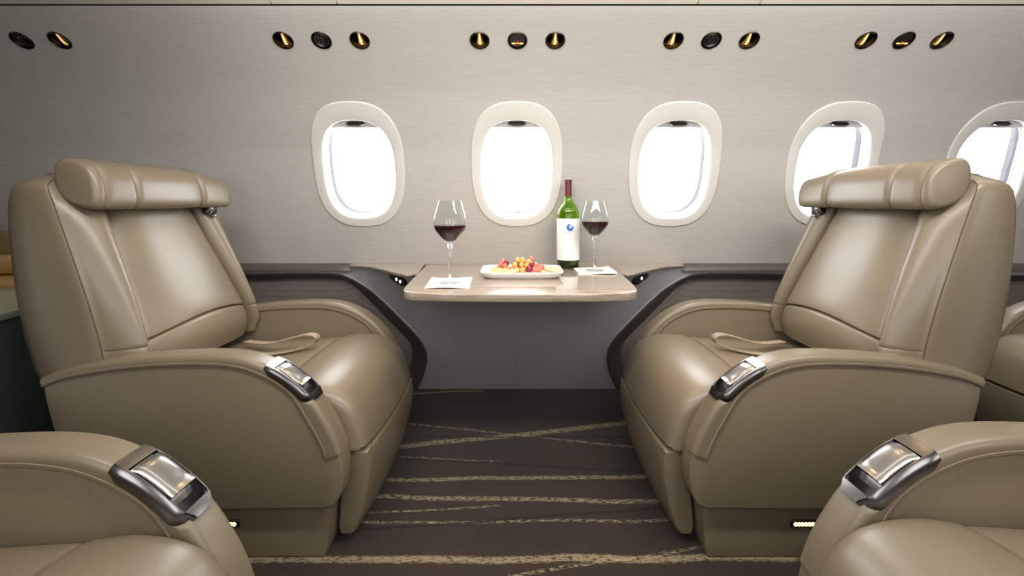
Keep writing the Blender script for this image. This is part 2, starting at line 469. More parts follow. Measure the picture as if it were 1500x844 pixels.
# windows
NTH = 72
def ring_on(f, cx, sc, d, k=1.0, add=0.0):
    out = []
    for i in range(NTH):
        th = 2 * PI * i / NTH; a, b = f(th); l = math.hypot(a, b)
        out.append(wpt(cx + a * k + a / l * add, sc + b * k + b / l * add, d))
    return out
for wi, k in enumerate((-1, 0, 1, 2, 3)):
    cx = k * PITCH
    w = struct('window_%d' % (wi + 1)); w.location = (cx, wpt(0, WSB)[1], wpt(0, WSB)[2])
    w['label'] = ['oval cabin window between the left club seat and the left wine glass', 'oval cabin window directly above the plate of grapes', 'oval cabin window just right of the wine bottle and right glass',
                  'oval cabin window partly covered by the right club seat headrest', 'oval cabin window behind the right club seat, cut by the picture edge'][wi]
    w['category'] = 'window'
    off = Vector(w.location)
    rel = lambda p: tuple(Vector(p) - off)
    mb = MB()
    rows = [ring_on(winO, cx, WSC, -.012, .985), ring_on(winO, cx, WSC, .003, 1.0), ring_on(winO, cx, WSC, .0065, 1, -.004)]
    for t in (.3, .6, .85):
        A = ring_on(winO, cx, WSC, .0075, 1, -.004); B = ring_on(winI, cx, inC, .006)
        rows.append([tuple(lerp(p, q, t) for p, q in zip(a, b)) for a, b in zip(A, B)])
    rows += [ring_on(winI, cx, inC, .005, 1, .004), ring_on(winI, cx, inC, .001, 1, .0), ring_on(winI, cx, inC, -.022, 1, -.004), ring_on(winI, cx, inC, -.024, 1, -.0065),
             ring_on(winI, cx, inC, -.026, 1, -.0045), ring_on(winI, cx, inC, -.036, 1, -.006), ring_on(winI, cx, inC, -.038, 1, -.010), ring_on(winI, cx, inC, -.046, 1, -.011)]
    mb.grid(rows, cu=True); mb.build('window_frame', PLASTIC, w, rel, angle=28)
    mb = MB(); mb.grid([ring_on(winI, cx, inC, -.046, 1, -.006), ring_on(winI, cx, inC, -.047, 1, -.0120), ring_on(winI, cx, inC, -.084, 1, -.0120), ring_on(winI, cx, inC, -.085, 1, -.006)], cu=True, cv=True)
    mb.build('outer_rim', simple('window_seal', srgb(58, 60, 68), .6) if k == -1 else bpy.data.materials['window_seal'], w, rel)
    mb = MB(); r = ring_on(winI, cx, inC, -.054, 1, -.010); mb.face([mb.add(p) for p in r]); mb.build('window_pane', PANE, w, rel, smooth=False)
    # pull-down shade
    cut = inC + inB - .044
    poly = []
    f = superell(inA - .0045, inB - .0045, 2.7)
    for i in range(241):
        th = PI * i / 240; a, b = f(th)
        if inC + b > cut: poly.append((cx + a, inC + b))
    poly = [(poly[0][0], cut)] + poly + [(poly[-1][0], cut)]
    mb = MB(); a = [mb.add(wpt(x, s, -.028)) for x, s in poly]; b = [mb.add(wpt(x, s, -.034)) for x, s in poly]
    mb.face(a); mb.face(b[::-1])
    for i in range(len(a)): mb.face((a[i], a[(i + 1) % len(a)], b[(i + 1) % len(a)], b[i]))
    sh = mb.build('window_shade', SHADE, w, rel, smooth=False)
    mb = MB()
    for q in (0,):
        rr = []
        for d in (-.030, -.018, -.012):
            hw, hh = (.042, .0085) if d < -.015 else (.037, .006)
            g = superell(hw, hh, 4)
            rr.append([wpt(cx + g(2 * PI * i / 28)[0], cut + .021 + g(2 * PI * i / 28)[1], d) for i in range(28)])
        mb.loft(rr)
    mb.build('shade_handle', GUN, sh, rel)

# daylight portals just outside every opening of both walls
def portal(p, n):
    L = bpy.data.lights.new('daylight_portal', 'AREA'); L.shape = 'RECTANGLE'; L.size = .40; L.size_y = .55; L.cycles.is_portal = True
    o = bpy.data.objects.new('daylight_portal', L); C.objects.link(o); o.location = p
    o.rotation_euler = (-Vector(n)).to_track_quat('Z', 'Y').to_euler()
for k in range(-1, 4):
    n = wnrm(WSC); portal(wpt(k * PITCH, WSC, -.09), n); portal(mirY(wpt(k * PITCH, WSC, -.09)), (0, -n[1], n[2]))

# ceiling: service panels with joints, then the vault
cm = MB()
cp = [(1.650, 1.7028), (1.58, 1.748), (1.48, 1.795)]
vault = catmull([(1.474, 1.798), (1.36, 1.832), (1.18, 1.855), (.985, 1.862), (.79, 1.855), (.61, 1.832), (.496, 1.798)], 4)
joints = [-XW, (20 - VPX) * 1.65 / F, (398 - VPX) * 1.65 / F, (494 - VPX) * 1.65 / F, (1022 - VPX) * 1.65 / F, (1113 - VPX) * 1.65 / F, XW]
for a, b in zip(joints, joints[1:]):
    for side in (1, -1):
        pp = cp if side == 1 else [(2 * YC - y, z) for y, z in cp]
        cm.grid([[(a + .0022, y, z), (b - .0022, y, z)] for y, z in pp])
        y0, z0 = pp[0]
        cm.grid([[(a + .0022, y0, z0), (b - .0022, y0, z0)], [(a + .0022, y0 + .004 * side, z0 + .02), (b - .0022, y0 + .004 * side, z0 + .02)]])
cm.grid([[(-XW, y, z), (XW, y, z)] for y, z in vault])
cm.mi = 1
bk = [(1.70, 1.70), (1.66, 1.735), (1.48, 1.82)]
for side in (1, -1):
    cm.grid([[(-XW, YC + (y - YC) * side, z), (XW, YC + (y - YC) * side, z)] for y, z in bk])
st(cm.build('ceiling', [CEILM, DARK]), 'pale overhead service panels with dark joint lines', 'ceiling')

fl = MB(); fl.grid([[(-XW, -.5, 0), (XW, -.5, 0)], [(-XW, 2.6, 0), (XW, 2.6, 0)]])
st(fl.build('floor', CARPET, smooth=False), 'dark brown carpet with pale streaky lines', 'floor')
for nm, x in (('wall_aft', -XW), ('wall_forward', XW)):
    e = MB(); pr = [(y, z) for y, z in prof[::6]]
    poly = [(2.5, 0)] + pr + [(1.48, 1.80), (.985, 1.87), (.49, 1.80)] + [(2 * YC - y, z) for y, z in pr[::-1]] + [(-.53, 0)]
    e.face([e.add((x, y, z)) for y, z in poly]); st(e.build(nm, WALLM, smooth=False), 'pale bulkhead closing the cabin end', 'wall')

# ------------------------------------------------------------------ lower side wall with the swooping recesses
def ytop(ax):
    pts = [(0, 1.84), (.38, 1.84), (.46, 1.875), (.53, 1.95), (.62, 2.05), (.70, 2.13), (.80, 2.17), (5, 2.17)]
    for (a, ya), (b, yb) in zip(pts, pts[1:]):
        if ax <= b: return lerp(ya, yb, (ax - a) / (b - a))
def ztop(ax): return .650 if ax < .36 else (.668 if ax > .37 else lerp(.650, .668, (ax - .36) / .01))
def yface(x, z):
    t = max(0, min(1, (.668 - z) / .668)); return lerp(ytop(abs(x)), 2.352, t ** .75)
def px_face(px, py):
    y = 2.15
    for _ in range(40):
        x = (px - VPX) * y / F; z = HC - (py - HY) * y / F; y = lerp(y, yface(x, z), .5)
    return (x, z)
sw_px = [(150, 402), (300, 401), (385, 400), (440, 399), (492, 400), (513, 406), (540, 422), (568, 446), (596, 474), (612, 491), (621, 504), (625.5, 517), (626, 530), (623, 545), (617, 560), (612, 580)]
sw = [px_face(*p) for p in sw_px]; sw[-1] = (sw[-1][0], 0.0)
sw = [(-XW, sw[0][1])] + sw
sw = [p for p in catmull(sw[1:], 5)]; sw = [(-XW, sw[0][1])] + sw
ls = arclen(sw)
def lower(side):
    mb = MB(); nS = len(sw)
    pt = lambda x, z, d=0.0: (x * side, yface(x, z) + d, z)
    # outer field: ruled from the swoop to the ledge and the centre line
    i0 = next(i for i, p in enumerate(sw) if p[0] > -.72)
    rows = []
    for i, (x, z) in enumerate(sw):
        if i < i0: tgt = (x, ztop(abs(x)) if x > -.86 else .650)
        else:
            u = (i - i0) / (nS - 1 - i0)
            if u < .45: tgt = (lerp(sw[i0][0], 0, u / .45), ztop(abs(lerp(sw[i0][0], 0, u / .45))))
            else: tgt = (0, lerp(.650, 0, (u - .45) / .55))
        K = 14
        rows.append([pt(lerp(x, tgt[0], k / K), lerp(z, tgt[1], k / K), 0 if k else 0.0) for k in range(K + 1)])
    mb.mi = 0; mb.grid(rows)
    mb.tube([pt(x, z, -.001) for x, z in sw[::2]], .0022, 6)  # bead added to stand in for the highlight line on the crest
    # rolled band along the swoop, falling into the recess
    band = []
    for i, (x, z) in enumerate(sw):
        a = sw[max(0, i - 1)]; b = sw[min(nS - 1, i + 1)]
        tx, tz = b[0] - a[0], b[1] - a[1]; l = math.hypot(tx, tz); nx, nz = tz / l, -tx / l
        u = ls[i] / ls[-1]; sl = sstep(-.85, -.60, x) if z > .05 else 1
        w = lerp(.040, .085, sl)
        if nx > 0: nx, nz = -nx, -nz
        if abs(nx) < .3: nx, nz = -abs(nx), -abs(nz)
        r = []
        for q, (o, d) in enumerate(((0, 0), (.06, -.006), (.16, -.008), (.3, 0), (.5, .009), (.75, .022), (1.0, .034), (1.04, .042))):
            r.append(pt(x + nx * w * o, max(0.0, z + nz * w * o), d))
        band.append(r)
    mb.mi = 1; mb.grid(band)
    # recess lining
    fill = []
    for i, (x, z) in enumerate(sw):
        e = band[i][-1]; ex, ez = e[0] * side, e[2]
        tgt = (min(ex, -.85), .12) if z > .30 else (-.85, max(0, min(.12, ez)))
        fill.append([(lerp(ex, tgt[0], k / 4) * side, lerp(e[1], 2.36, k / 4) if k else e[1], lerp(ez, tgt[1], k / 4)) for k in range(5)])
    mb.mi = 2; mb.grid(fill)
    mb.grid([[(-XW * side, 2.36, .121), (-.85 * side, 2.36, .121)], [(-XW * side, 2.36, 0), (-.85 * side, 2.36, 0)]])
    # dark padded rail between the fabric wall and the swoop
    rail = []
    xs = [-XW, -2.6, -1.8, -1.2, -1.0, -.9, -.84, -.81, -.795, -.785]
    for x in xs:
        q = sstep(-.82, -.785, x); rail.append([(x * side, y + .022 * q, z - .006 * q) for y, z in ((2.262, .677), (2.215, .676), (2.185, .670), (2.168, .658), (2.166, .645))])
    mb.mi = 1; mb.grid(rail)
    return mb
for side, nm in ((1, 'trim_1'), (-1, 'trim_2')):
    o = lower(side).build(nm, [PANEL, RAIL, MESHM], angle=50)
    st(o, 'dark lower side panel with swooping rail %s the table' % ('left of' if side == 1 else 'right of'), 'panel')
# thin seam cover down the middle of the panel below the table
mb = MB(); mb.tube([(0, yface(0, z) - .001, z) for z in [.64 - .04 * i for i in range(17)]], .0016, 6); st(mb.build('trim_3', PANEL), 'vertical seam in the dark panel below the table', 'trim')
# veneered ledge either side of the table
def ledge(side):
    xs = [.40, .425, .46, .53, .62, .70, .75, .80]
    front = [(x, ytop(x) - .012) for x in xs]
    if side == -1: tx = lambda x: x
    else: tx = lambda x: -x
    mb = MB()
    inner = [(.446 if side == 1 else .455, 2.262), (.446 if side == 1 else .455, 2.18), (.425 if side == 1 else .448, 1.93)]
    poly = [(.80, 2.262)] + inner[:2] + [(.418 if side == 1 else .445, 1.90)] + [p for p in front if p[0] > (.43 if side == 1 else .45)]
    r = .004
    top = [(tx(x), y, .6765) for x, y in inset(poly, .002)]; t2 = [(tx(x), y, .6745) for x, y in poly]; bt = [(tx(x), y, .669) for x, y in poly]
    mb.loft([bt, t2, top]); return mb
st(ledge(1).build('trim_4', VENEER, angle=30), 'veneered ledge left of the table', 'ledge')
st(ledge(-1).build('trim_5', VENEER, angle=30), 'veneered ledge right of the table', 'ledge')
mb = MB(); mb.box((-.4455, 2.178, .647), (.4545, 2.262, .679), .002, 1); st(mb.build('trim_6', VENEER, angle=30), 'veneered strip behind the table along the wall', 'ledge')

# control panels under the ledge
for side, (pa, pb), lab in ((1, ((563, 400), (594, 413)), 'small black switch panel with two lit buttons left of the table'), (-1, ((934, 400), (957, 412)), 'small black switch panel with a lit button right of the table')):
    xm = .545 * -side if side == 1 else .532
    cxp = (pa[0] + pb[0]) / 2; y0 = 1.92
    x0 = (cxp - VPX) * y0 / F; z0 = .667 - .025
    y0 = yface(x0, z0)
    t = thing('switch_panel', lab, 'switch panel', (x0, y0 - .004, z0), 'switch panels under the ledge')
    ang = math.atan2(ytop(abs(x0) + .03) - ytop(abs(x0) - .03), .06) * (-1 if x0 < 0 else 1)
    t.rotation_euler = (0, .16 * side, ang)
    mb = MB(); mb.prism([(a * .060, b * .0200) for a, b in [superell(1, 1, 6)(2 * PI * i / 32) for i in range(32)]], -.008, .012, .003); mb.build('panel_face', BLACK, t)
    mb = MB(); mb.prism([(a * .010 + .066 * (-side), b * .018) for a, b in [superell(1, 1, 3)(2 * PI * i / 20) for i in range(20)]], -.007, .012, .003); mb.build('end_trim', CHROME, t)
    for bx in ((.002, .036) if side == 1 else (-.004,)):
        mb = MB(); mb.prism([(bx + .0075 * math.cos(2 * PI * i / 16), -.002 + .0075 * math.sin(2 * PI * i / 16)) for i in range(16)], -.0105, -.006, .001); mb.build('button', WHITEDOT, t)

# ------------------------------------------------------------------ overhead fittings
labels = {}
nmz = wnrm(SPOT_S)
gword = {32: 'at the far left end of the row', 471: 'above the window left of the left wine glass', 758: 'above the window behind the grapes', 1042: 'above the window right of the wine bottle', 1324: 'at the right end of the row'}
def spot_thing(x, typ, gx, j):
    p = wpt(x, SPOT_S)
    pos = {-1: 'left-hand', 0: 'middle', 1: 'right-hand'}[j]
    if gx == 32 and j == 0: lab, cat, nm = 'black air vent at the far left end of the overhead row', 'air vent', 'air_vent'
    elif gx == 32: lab, cat, nm = 'leftmost brass reading light of the row, beside the end air vent', 'light', 'reading_light'
    elif typ == 'light': lab, cat, nm = '%s brass reading light of the trio %s' % (pos, gword[gx]), 'light', 'reading_light'
    elif typ == 'vent': lab, cat, nm = '%s black air vent of the trio %s' % (pos, gword[gx]), 'air vent', 'air_vent'
    else: lab, cat, nm = 'black round sign with red lit symbol %s' % gword[gx], 'sign', 'lit_sign'
    t = thing(nm, lab, cat, p, {'light': 'overhead reading lights', 'vent': 'overhead air vents', 'sign': 'overhead lit signs'}[typ])
    # local z points into the cabin, local y up the wall
    n = Vector(nmz); xx = Vector((1, 0, 0)); yy = n.cross(xx)
    t.rotation_euler = Matrix((xx, yy, n)).transposed().to_euler()
    R = SPR
    mb = MB(); pr = [(R + .003, -.004), (R + .0035, .001), (R + .001, .0035), (R - .002, .003), (R - .0035, -.001), (R - .004, -.010)]
    mb.grid([[(r * math.cos(2 * PI * k / 36), r * math.sin(2 * PI * k / 36), z) for k in range(36)] for r, z in pr], cu=True); mb.build('trim_ring', BRONZE, t)
    # knurled chrome tabs at the upper rim
    mb = MB()
    for q in range(-2, 3):
        a = PI / 2 + q * .17; mb.sphere(((R - .001) * math.cos(a), (R - .001) * math.sin(a), .003), .0018, 6, 4)
    mb.build('adjuster_tabs', CHROME, t)
    if typ == 'light':
        mb = MB(); pr = [(R - .004, -.006), (R - .007, -.020), (R - .013, -.045), (R - .018, -.060)]
        mb.grid([[(r * math.cos(2 * PI * k / 36), r * math.sin(2 * PI * k / 36) , z) for k in range(36)] for r, z in pr], cu=True)
        mb.lathe([(R - .018, -.060), (.001, -.061)], n=36, cap=False); mb.build('reflector', GUN, t)
        # turned brass lamp barrel seen through the opening
        mb = MB(); mb.grid([[(rx * math.cos(a), ry * math.sin(a) + oy, z) for a in [2 * PI * k / 28 for k in range(28)]] for rx, ry, oy, z in ((.006, .006, .022, -.012), (.0095, .0095, .012, -.010), (.0125, .0125, -.004, -.010), (.014, .012, -.019, -.014))], cu=True)
        mb = MB(); rg = []
        for yy_, w, zz in ((.029, .0075, -.010), (.015, .010, -.0075), (-.005, .0125, -.0065), (-.020, .0145, -.0085), (-.028, .0145, -.013)):
            rg.append([(w * math.cos(PI * k / 14), yy_, zz - .012 + .012 * math.sin(PI * k / 14)) for k in range(15)])
        mb.grid(rg); lbr = mb.build('lamp_barrel', BRASS, t, angle=60)
        mb = MB(); rg = []  # glowing strip added to imitate the bright reflection along the brass
        for yy_, w, zz in ((.028, .0034, -.009), (.015, .0044, -.0065), (-.005, .0054, -.0055), (-.020, .0062, -.0075), (-.027, .0062, -.0115)):
            rg.append([(w * math.cos(PI * k / 8), yy_, zz - .003 + .004 * math.sin(PI * k / 8)) for k in range(9)])
        mb.grid(rg); mb.build('barrel_glint', GLINT, lbr, angle=60)
    elif typ == 'vent':
        mb = MB(); mb.lathe([(R - .003, -.003), (R - .008, .002), (R - .014, -.004), (.001, -.006)], n=32, cap=False); mb.build('vent_body', BLACK, t, angle=30)
        for q in (-1, 0, 1):
            mb = MB(); h = .017 if q == 0 else .014
            mb.box((q * .009 - .0016, -h, -.006), (q * .009 + .0016, h, .001), .0008, 1); mb.build('slat', GUN, t)
    else:
        mb = MB(); mb.lathe([(R - .003, -.003), (R - .007, .001), (.001, .0015)], n=32, cap=False); mb.build('sign_face', BLACK, t, angle=30)
        for x0, x1, m in ((-.022, -.008, AMBER), (.008, .022, AMBER)):
            mb = MB(); mb.box((x0, -.015, .001), (x1, -.010, .0032), .001, 1); mb.build('lit_bar', m, t)
        mb = MB(); mb.sphere((0, -.0105, .002), .005, 12, 8, (1, .8, .4)); mb.box((-.0085, -.0145, .001), (.0085, -.0115, .003), .0008, 1); mb.build('lit_symbol', REDLIT, t)
    if typ == 'light':
        L = bpy.data.lights.new('reading_lamp', 'SPOT'); L.energy = 4.5; L.color = (1, .74, .44); L.spot_size = math.radians(60); L.spot_blend = .9; L.shadow_soft_size = .02
        o = bpy.data.objects.new('reading_lamp', L); C.objects.link(o); q = Vector(p) + n * .012; o.location = q
        tgt = Vector((x * 1.0, 1.35, .3)); o.rotation_euler = (q - tgt).to_track_quat('Z', 'Y').to_euler()
for s_ in spots: spot_thing(*s_)

# ------------------------------------------------------------------ club seats
SX, SY = -.85, 1.56
# side profile in cabin x,z of the seat left of the table; local x = x - SX
arm_top = catmull([(-1.276, .505), (-1.208, .529), (-1.09, .549), (-.977, .560), (-.848, .566), (-.765, .563), (-.698, .548), (-.624, .512), (-.553, .450), (-.509, .387), (-.485, .340), (-.472, .305)], 5)
arm_low = [(-.464, .27), (-.462, .235), (-.468, .195), (-.484, .164), (-.512, .152), (-.80, .150), (-1.08, .150), (-1.135, .162), (-1.185, .205), (-1.225, .30), (-1.255, .40), (-1.271, .46)]
at_s = arclen(arm_top)
def arm_frame(s):
    p = sample(arm_top, at_s, s); a = sample(arm_top, at_s, s - .006); b = sample(arm_top, at_s, s + .006)
    tx, tz = b[0] - a[0], b[1] - a[1]; l = math.hypot(tx, tz)
    return p, (tx / l, tz / l), (-tz / l, tx / l)
def s_of_x(x):
    for i in range(len(arm_top) - 1):
        if arm_top[i + 1][0] >= x:
            return lerp(at_s[i], at_s[i + 1], (x - arm_top[i][0]) / (arm_top[i + 1][0] - arm_top[i][0]))
    return at_s[-1]
S0, S1 = s_of_x(-.674), s_of_x(-.546)

def section_box(hw, up, dn, r, n=4):
    """rounded box section in (y, normal) coordinates"""
    out = []
    for cy, cn, a0 in ((hw - r, up - r, 0), (-hw + r, up - r, 90), (-hw + r, -dn + r, 180), (hw - r, -dn + r, 270)):
        for k in range(n + 1):
            t = math.radians(a0 + 90 * k / n); out.append((cy + r * math.cos(t), cn + r * math.sin(t)))
    return out

def make_seat(X0, Y0, mx, my, label, kx=1.0):
    root = thing('club_seat', label, 'seat', (X0, Y0, 0), 'tan leather club seats')
    def xf(p): return ((p[0] - SX) * mx * kx, (p[1] - SY) * my, p[2])
    # plinth
    mb = MB()
    pl = [(-1.14, .0), (-.530, .0), (-.520, .03), (-.512, .155), (-.53, .172), (-1.14, .172)]
    mb.prism([(x, z) for x, z in pl], 1.238, 1.872, .008, 2); base = mb.build('plinth', LEATHER, root, xf)
    mb = MB(); mb.box((-.868, 1.2335, .085), (-.760, 1.239, .106), .002, 1); fl_ = mb.build('floor_light', BLACK, base, xf)
    mb = MB()
    for q in range(9): mb.sphere((-.852 + q * .0098, 1.2335, .0955), .0058, 8, 6, (1, .5, 1))
    mb.build('light_strip', LED, base, xf)
    # arms
    for y0, y1, cap in ((1.203, 1.275, True), (1.845, 1.917, False)):
        ym = (y0 + y1) / 2
        low_at = lambda s: .0200 * (s > S0 + .13 * (S1 - S0)) * (s < S1 - .06 * (S1 - S0)) if cap else 0
        dn_at = lambda s: lerp(.0245, .031, sstep(-.98, -.62, sample(arm_top, at_s, s)[0])) + .014 * sstep(-.60, -.52, sample(arm_top, at_s, s)[0])
        topb = []
        for i in range(121):
            s_ = at_s[-1] * i / 120; p, t, n = arm_frame(s_); d_ = .0150 * sstep(0, .05, s_) * sstep(at_s[-1], at_s[-1] - .05, s_); topb.append((p[0] - n[0] * d_, p[1] - n[1] * d_))
        body = inset(topb + resample(arm_low, 121), .0035)
        # recessed groove below the pad
        mb = MB(); mb.prism(body, y0 + .0042, y1 - .0042, .005, 3, ladder=True)
        arm = mb.build('armrest', LEATHER, root, xf, angle=50)
        mb = MB(); rg = []
        N = 120
        for i in range(N + 1):
            s = at_s[-1] * i / N; p, t, n = arm_frame(s); dn = dn_at(s)
            e = min(1, .82 + min(i, N - i) * .035); lw = low_at(s)
            hw_ = .0372 * (.97 + .03 * e)
            sec = [(hw_ - .002, -dn), (hw_ - .0004, -dn + .0016), (hw_, -dn + .004), (hw_, -.0155)]
            if lw == 0: sec += [(hw_ - .0145 + .0145 * math.cos(a_), .002 * e - .0145 + .0145 * math.sin(a_)) for a_ in [PI / 2 * q / 5 for q in range(6)]]
            else: sec += [(hw_, -.0145), (hw_ - .004, -.0145), (hw_ - .007, -.0145), (hw_ - .0075, -lw), (hw_ - .011, -lw), (hw_ - .0145, -lw)]
            sec = sec + [(-a_, b_) for a_, b_ in sec[::-1]]
            rg.append([(p[0] + n[0] * b, ym + a, p[1] + n[1] * b) for a, b in sec])
        mb.loft(rg); pad = mb.build('arm_pad', LEATHER, arm, xf, angle=60)
        mb = MB()
        for sd in (-1, 1):
            mb.tube([(arm_frame(s)[0][0] - arm_frame(s)[2][0] * (dn_at(s) - .0085), ym + sd * .0369, arm_frame(s)[0][1] - arm_frame(s)[2][1] * (dn_at(s) - .0085)) for s in [at_s[-1] * (.01 + .98 * i / 60) for i in range(61)]], .0010, 5)
        mb.build('stitching', STITCH, arm, xf)
        if cap:
            L = S1 - S0
            def P(u, a, b):
                p, t, n = arm_frame(S0 + L * u); return (p[0] + n[0] * b, ym + a, p[1] + n[1] * b)
            mb = MB(); hw = .0405
            def us(a, b, k): return [lerp(a, b, i / k) for i in range(k + 1)]
            def w_at(u): return hw - .012 * sstep(.84, 1.0, u) - .003 * sstep(.10, 0, u)
            # two side rails over the whole length
            for sd in (-1, 1):
                rg = []
                for u in us(0, 1, 18):
                    w = w_at(u); sk = .0205 * (1 - .5 * sstep(.16, 0, u) - .25 * sstep(.85, 1, u))
                    sec = [(w - .004, -sk), (w, -sk + .004), (w, -.006), (w - .003, .001), (w - .008, .0055), (w - .0105, .0055), (w - .0115, .003), (w - .0115, -.024)]
                    rg.append([P(u, sd * a, b) for a, b in sec])
                mb.loft(rg)
            for a_, b_, k in ((0, .15, 4), (.875, 1.0, 4)):
                rg = []
                for u in us(a_, b_, k):
                    w = w_at(u) - .009; e = .0055 + (.0 if a_ == 0 else .002)
                    rg.append([P(u, a, b) for a, b in ((-w, -.030), (w, -.030), (w, e), (0, e + .001), (-w, e))])
                mb.loft(rg)
            mb.loft([[P(u, a, b) for a, b in ((-.031, -.022), (.031, -.022), (.031, -.0165), (-.031, -.0165))] for u in us(.1, .95, 8)])
            cp_ = mb.build('armrest_cap', GUN, root, xf, angle=35)
            # hinged lid
            mb = MB(); rg = []
            for u in us(.165, .68, 12):
                e = sstep(.165, .25, u); fr = sstep(.60, .68, u); w = .0280 + .0025 * fr
                up = .0045 + .004 * e + .005 * fr; dn = .002 - .001 * fr
                sec = [(-w, dn), (-w * .3, dn), (w * .3, dn), (w, dn), (w, up - .003), (w - .003, up - .0007), (w * .5, up + .0012), (0, up + .0018), (-w * .5, up + .0012), (-w + .003, up - .0007), (-w, up - .003)]
                rg.append([P(u, a, b) for a, b in sec])
            mb.loft(rg); mb.build('latch_lid', CHROME, cp_, xf, angle=40)
            # scoop plate below the lid and dark well
            mb = MB(); rg = []
            for i in range(9):
                u = lerp(.52, .755, i / 8); b = lerp(-.0015, -.0135, (i / 8) ** 1.3)
                rg.append([P(u, a, b + q) for a, q in ((-.0285, 0), (.0285, 0), (.0285, -.003), (-.0285, -.003))])
            mb.loft(rg); mb.build('scoop_plate', CHROME, cp_, xf, angle=40)
            mb = MB(); mb.loft([[P(u, a, b) for a, b in ((-.0295, -.019), (.0295, -.019), (.0295, -.0155), (-.0295, -.0155))] for u in us(.50, .89, 6)])
            mb.loft([[P(u, a, b) for a, b in ((-.0275, -.025), (.0275, -.025), (.0275, .003), (-.0275, .003))] for u in (.868, .8745)])
            mb.build('latch_well', BLACK, cp_, xf)
    # seat cushion
    cprof = catmull([(-1.17, .425), (-1.00, .432), (-.85, .440), (-.76, .446), (-.715, .4485)], 4) + [(-.703, .4475), (-.699, .4405), (-.695, .4485)] + \
        catmull([(-.68, .455), (-.62, .462), (-.56, .456), (-.51, .437), (-.472, .402), (-.450, .355), (-.438, .31), (-.433, .281)], 5) + [(-.445, .272), (-.50, .268), (-.80, .25), (-1.12, .25), (-1.17, .28)]
    mb = MB(); rg = []
    ya, yb = 1.278, 1.842
    ys = [0, .003, .010, .022, .04, .065, .10, .16, .22, .282]
    ys = [ya + v for v in ys] + [yb - v for v in ys[-2::-1]]
    for y in ys:
        e = min(y - ya, yb - y); R = .034
        ins = R - math.sqrt(max(0, R * R - (R - min(e, R)) ** 2)) if e < R else 0
        u = abs((y - (ya + yb) / 2) / ((yb - ya) / 2))
        ring = []
        for (x, z), (x0, z0) in zip(inset(cprof, ins * .8), cprof):
            q = sstep(.26, .36, z0); x, z = lerp(lerp(x0, x, .25), x, q), lerp(z0, z, q)
            wt = sstep(.28, .42, z); fx = sstep(-.70, -.46, x)
            ring.append((x + .022 * (1 - u * u) * fx, y, z + wt * (.012 * (1 - u * u) - .005 * sstep(.5, 1, u) - .011)))
        rg.append(ring)
    mb.loft(rg); cu = mb.build('seat_cushion', LEATHER, root, xf, angle=55)
    # leg rest
    lp = catmull([(-.424, .268), (-.421, .22), (-.428, .15), (-.443, .085), (-.462, .034)], 4) + [(-.475, .024), (-.505, .026)] + catmull([(-.512, .05), (-.505, .14), (-.495, .24)], 3) + [(-.485, .262), (-.45, .270)]
    mb = MB()
    def bow(p):
        u = (p[1] - 1.56) / .27; return (p[0] + .016 * (1 - u * u), p[1], p[2])
    poly = lp; rg = []
    for y, ins in ((1.286, .010), (1.2868, .0065), (1.290, .0025), (1.296, .0004), (1.312, 0.0), (1.3135, .0035), (1.3155, .0035), (1.317, 0), (1.38, 0), (1.46, 0), (1.56, 0), (1.66, 0), (1.74, 0), (1.803, 0), (1.8045, .0035), (1.8065, .0035), (1.808, 0), (1.824, .0004), (1.830, .0025), (1.8332, .0065), (1.834, .010)):
        rg.append([bow((x, y, z)) for x, z in inset(poly, ins)])
    mb.loft(rg); mb.build('leg_rest', LEATHER, root, xf, angle=60)
    # under-seat frame, dark
    mb = MB(); mb.box((-1.10, 1.30, .165), (-.52, 1.82, .27), .01, 2); mb.build('seat_pan', BLACK, root, xf)
    # backrest
    rear = [(.455, -1.325), (.50, -1.360), (.60, -1.392), (.70, -1.412), (.80, -1.424), (.90, -1.431), (.97, -1.430), (1.01, -1.420), (1.035, -1.402), (1.05, -1.378), (1.057, -1.35)]
    frnt = [(.455, -1.115), (.50, -1.128), (.60, -1.150), (.70, -1.180), (.80, -1.214), (.90, -1.249), (.97, -1.274), (1.01, -1.288), (1.035, -1.298), (1.05, -1.308), (1.057, -1.322)]
    def interp(tab, z):
        for (a, va), (b, vb) in zip(tab, tab[1:]):
            if z <= b: return lerp(va, vb, (z - a) / (b - a))
        return tab[-1][1]
    zs = [.455, .48, .505, .53, .545, .555, .5595, .5625, .565, .5675, .5705, .575, .585, .60, .63, .67, .71, .75, .80, .85, .90, .94, .97, .99, 1.01, 1.025, 1.037, 1.046, 1.053, 1.057]
    hwid = .312; gy = .203
    fy = [hwid - .002, .306, .298, .286, .272, .255, .240, .226, .214, .208, .2055, gy, .2005, .198, .192, .180, .16, .13, .09, .045, 0]
    fy = fy + [-v for v in fy[-2::-1]]
    rg = []; seamL, seamR, seamH = [], [], []
